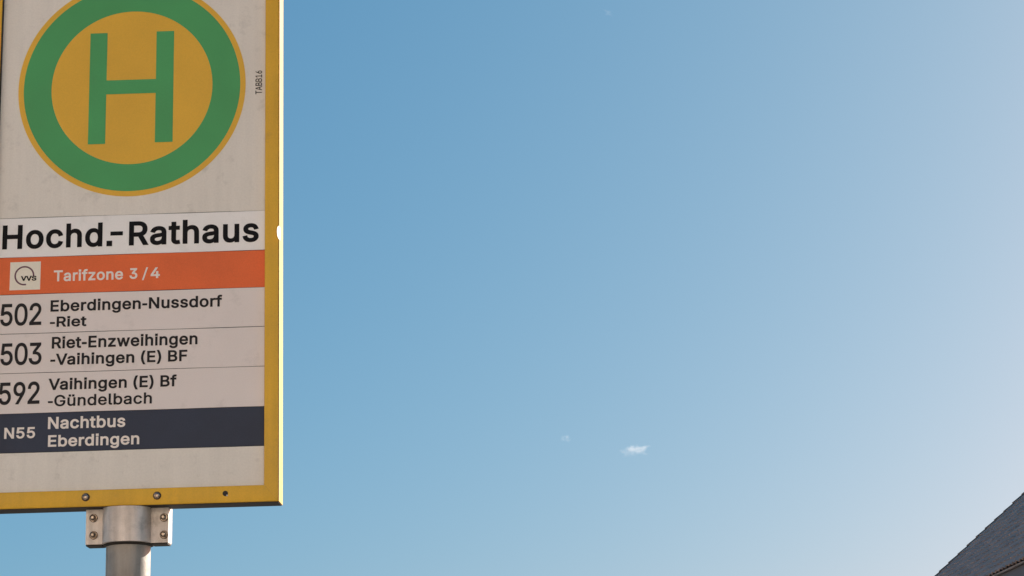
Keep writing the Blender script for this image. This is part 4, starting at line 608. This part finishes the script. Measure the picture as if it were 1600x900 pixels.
# ================================================================== HOUSES behind and to the left of the photographer (outside the frame, added to bounce warm light)
def fmesh(w_, h_, d0, d1, t):
    bm = bmesh.new()
    box(bm, 0, t, d0, d1, 0, h_); box(bm, w_ - t, w_, d0, d1, 0, h_); box(bm, t, w_ - t, d0, d1, 0, t); box(bm, t, w_ - t, d0, d1, h_ - t, h_); box(bm, w_ / 2 - t / 2, w_ / 2 + t / 2, d0, d1, t, h_ - t)
    return bm
proto = []
def added_long_house(name, loc, rz, L_, dp, ht, floors, wallm, roofm, label, cat, group=None):
    """front wall on local y = 0 facing +y, x from 0 to L_"""
    h = empty(name, loc, rz); tag(h, label, cat, group)
    obj('wall', box(bmesh.new(), 0, L_, -dp, 0, -.1, ht), wallm, h)
    bm = bmesh.new(); rg = ht - .3 + (dp / 2 + .5) * .8
    pr = ((.5, ht - .3), (-dp / 2, rg), (-dp - .5, ht - .3), (-dp - .5, ht - .5), (.5, ht - .5))
    a = [bm.verts.new((-.4, y, z)) for y, z in pr]; b = [bm.verts.new((L_ + .4, y, z)) for y, z in pr]
    for i in range(5): bm.faces.new((a[i], a[(i + 1) % 5], b[(i + 1) % 5], b[i]))
    bm.faces.new(a); bm.faces.new(b)
    obj('roof', bm, roofm, h)
    nc = int(L_ / 3.4)
    for fl in range(floors):
        for k in range(nc):
            if not proto:
                f = obj('window', fmesh(1.1, 1.5, .005, .07, .09), M_wframe, h)
                proto.extend([f, obj('pane', box(bmesh.new(), .09, 1.01, .01, .03, .09, 1.41), M_glass, f), obj('sill', box(bmesh.new(), -.06, 1.16, .004, .16, -.07, -.004), M_kerb, f)])
            else:
                f = proto[0].copy(); C.objects.link(f); f.parent = h
                for ch in proto[1:]: c_ = ch.copy(); C.objects.link(c_); c_.parent = f
            f.location = ((k + .5) * L_ / nc - .55, 0, 1.0 + fl * 2.75)
    return h
M_rtile = mat('added_house_red_clay_roof', (0.30, 0.12, 0.07), .8, var=.2, vscale=3)
M_cream2 = mat('added_house_warm_white_render', (0.80, 0.69, 0.57), .9, var=.05, vscale=.6)
M_cream3 = mat('added_house_peach_render', (0.78, 0.60, 0.44), .9, var=.05, vscale=.6)
added_long_house('added_town_house', (-27, -9, 0), 0, 36, 12, 8.6, 3, M_cream, M_rtile, 'unseen long cream rendered town house added to bounce light, facing the front of the sign across the paved square', 'building')
added_long_house('house', (-16, 47, 0), R(-90), 21, 9, 8.2, 2, M_cream2, M_rtile, 'nearest warm white house of the unseen added row along the left side of the square', 'house', 'added houses along the left side')
added_long_house('house', (-16, 66, 0), R(-90), 18, 9, 8.0, 2, M_cream3, M_rtile, 'peach coloured house in the middle of the unseen added row along the left side', 'house', 'added houses along the left side')
added_long_house('house', (-16, 84, 0), R(-90), 17, 8, 7.8, 2, M_cream, M_rtile, 'farthest cream house of the unseen added row along the left side', 'house', 'added houses along the left side')

# ================================================================== CLOUDS (three small wisps, real volumes 2.4 km off)
def cloud(px_dir, dist, size, dens, seed, label, tilt=0):
    c = Vector(px_dir) * dist
    bm = bmesh.new(); bmesh.ops.create_icosphere(bm, subdivisions=3, radius=1)
    for v in bm.verts: v.co = Vector((v.co.x * size[0], v.co.y * size[1], v.co.z * size[2]))
    m = bpy.data.materials.new('cloud_vapour'); m.use_nodes = True; N = m.node_tree.nodes; L = m.node_tree.links; N.clear()
    out = N.new('ShaderNodeOutputMaterial'); pv = N.new('ShaderNodeVolumePrincipled'); L.new(pv.outputs[0], out.inputs['Volume'])
    pv.inputs['Color'].default_value = (1, 1, 1, 1); pv.inputs['Anisotropy'].default_value = .5
    tc = N.new('ShaderNodeTexCoord')
    no = N.new('ShaderNodeTexNoise'); no.inputs['Scale'].default_value = 2.3 / max(size); no.inputs['Detail'].default_value = 6; no.inputs['Roughness'].default_value = .6
    mp = N.new('ShaderNodeMapping'); mp.inputs['Location'].default_value = (seed * 7.1, seed * 3.3, seed); L.new(tc.outputs['Object'], mp.inputs[0]); mp.inputs['Scale'].default_value = (1, 1, 1.6)
    L.new(mp.outputs[0], no.inputs[0])
    sc = N.new('ShaderNodeVectorMath'); sc.operation = 'DIVIDE'; sc.inputs[1].default_value = size; L.new(tc.outputs['Object'], sc.inputs[0])
    ln = N.new('ShaderNodeVectorMath'); ln.operation = 'LENGTH'; L.new(sc.outputs[0], ln.inputs[0])
    fa = N.new('ShaderNodeMapRange'); fa.inputs[1].default_value = 0; fa.inputs[2].default_value = 1; fa.inputs[3].default_value = .34; fa.inputs[4].default_value = -.12; L.new(ln.outputs['Value'], fa.inputs[0])
    ad = N.new('ShaderNodeMath'); ad.operation = 'ADD'; L.new(no.outputs[0], ad.inputs[0]); L.new(fa.outputs[0], ad.inputs[1])
    mr = N.new('ShaderNodeMapRange'); mr.inputs[1].default_value = .58; mr.inputs[2].default_value = .95; mr.inputs[3].default_value = 0; mr.inputs[4].default_value = dens; L.new(ad.outputs[0], mr.inputs[0])
    L.new(mr.outputs[0], pv.inputs['Density'])
    o = obj('cloud', bm, m, loc=c + Vector((0, 0, CAM_Z))); o.rotation_euler = (0, R(tilt), 0)
    tag(o, label, 'cloud', group='faint cloud wisps')
cloud((.0573, 1, .1729), 2400, (25, 14, 10), .055, 1, 'brightest small white cloud wisp low in the right half of the sky')
cloud((.0240, 1, .1795), 2400, (11, 8, 7), .03, 2, 'tiny faint cloud wisp left of the brighter wisp, low in the sky')
cloud((.0527, 1, .3988), 2400, (10, 8, 5), .018, 3, 'tiny faint cloud wisp high up at the top edge of the sky', tilt=35)
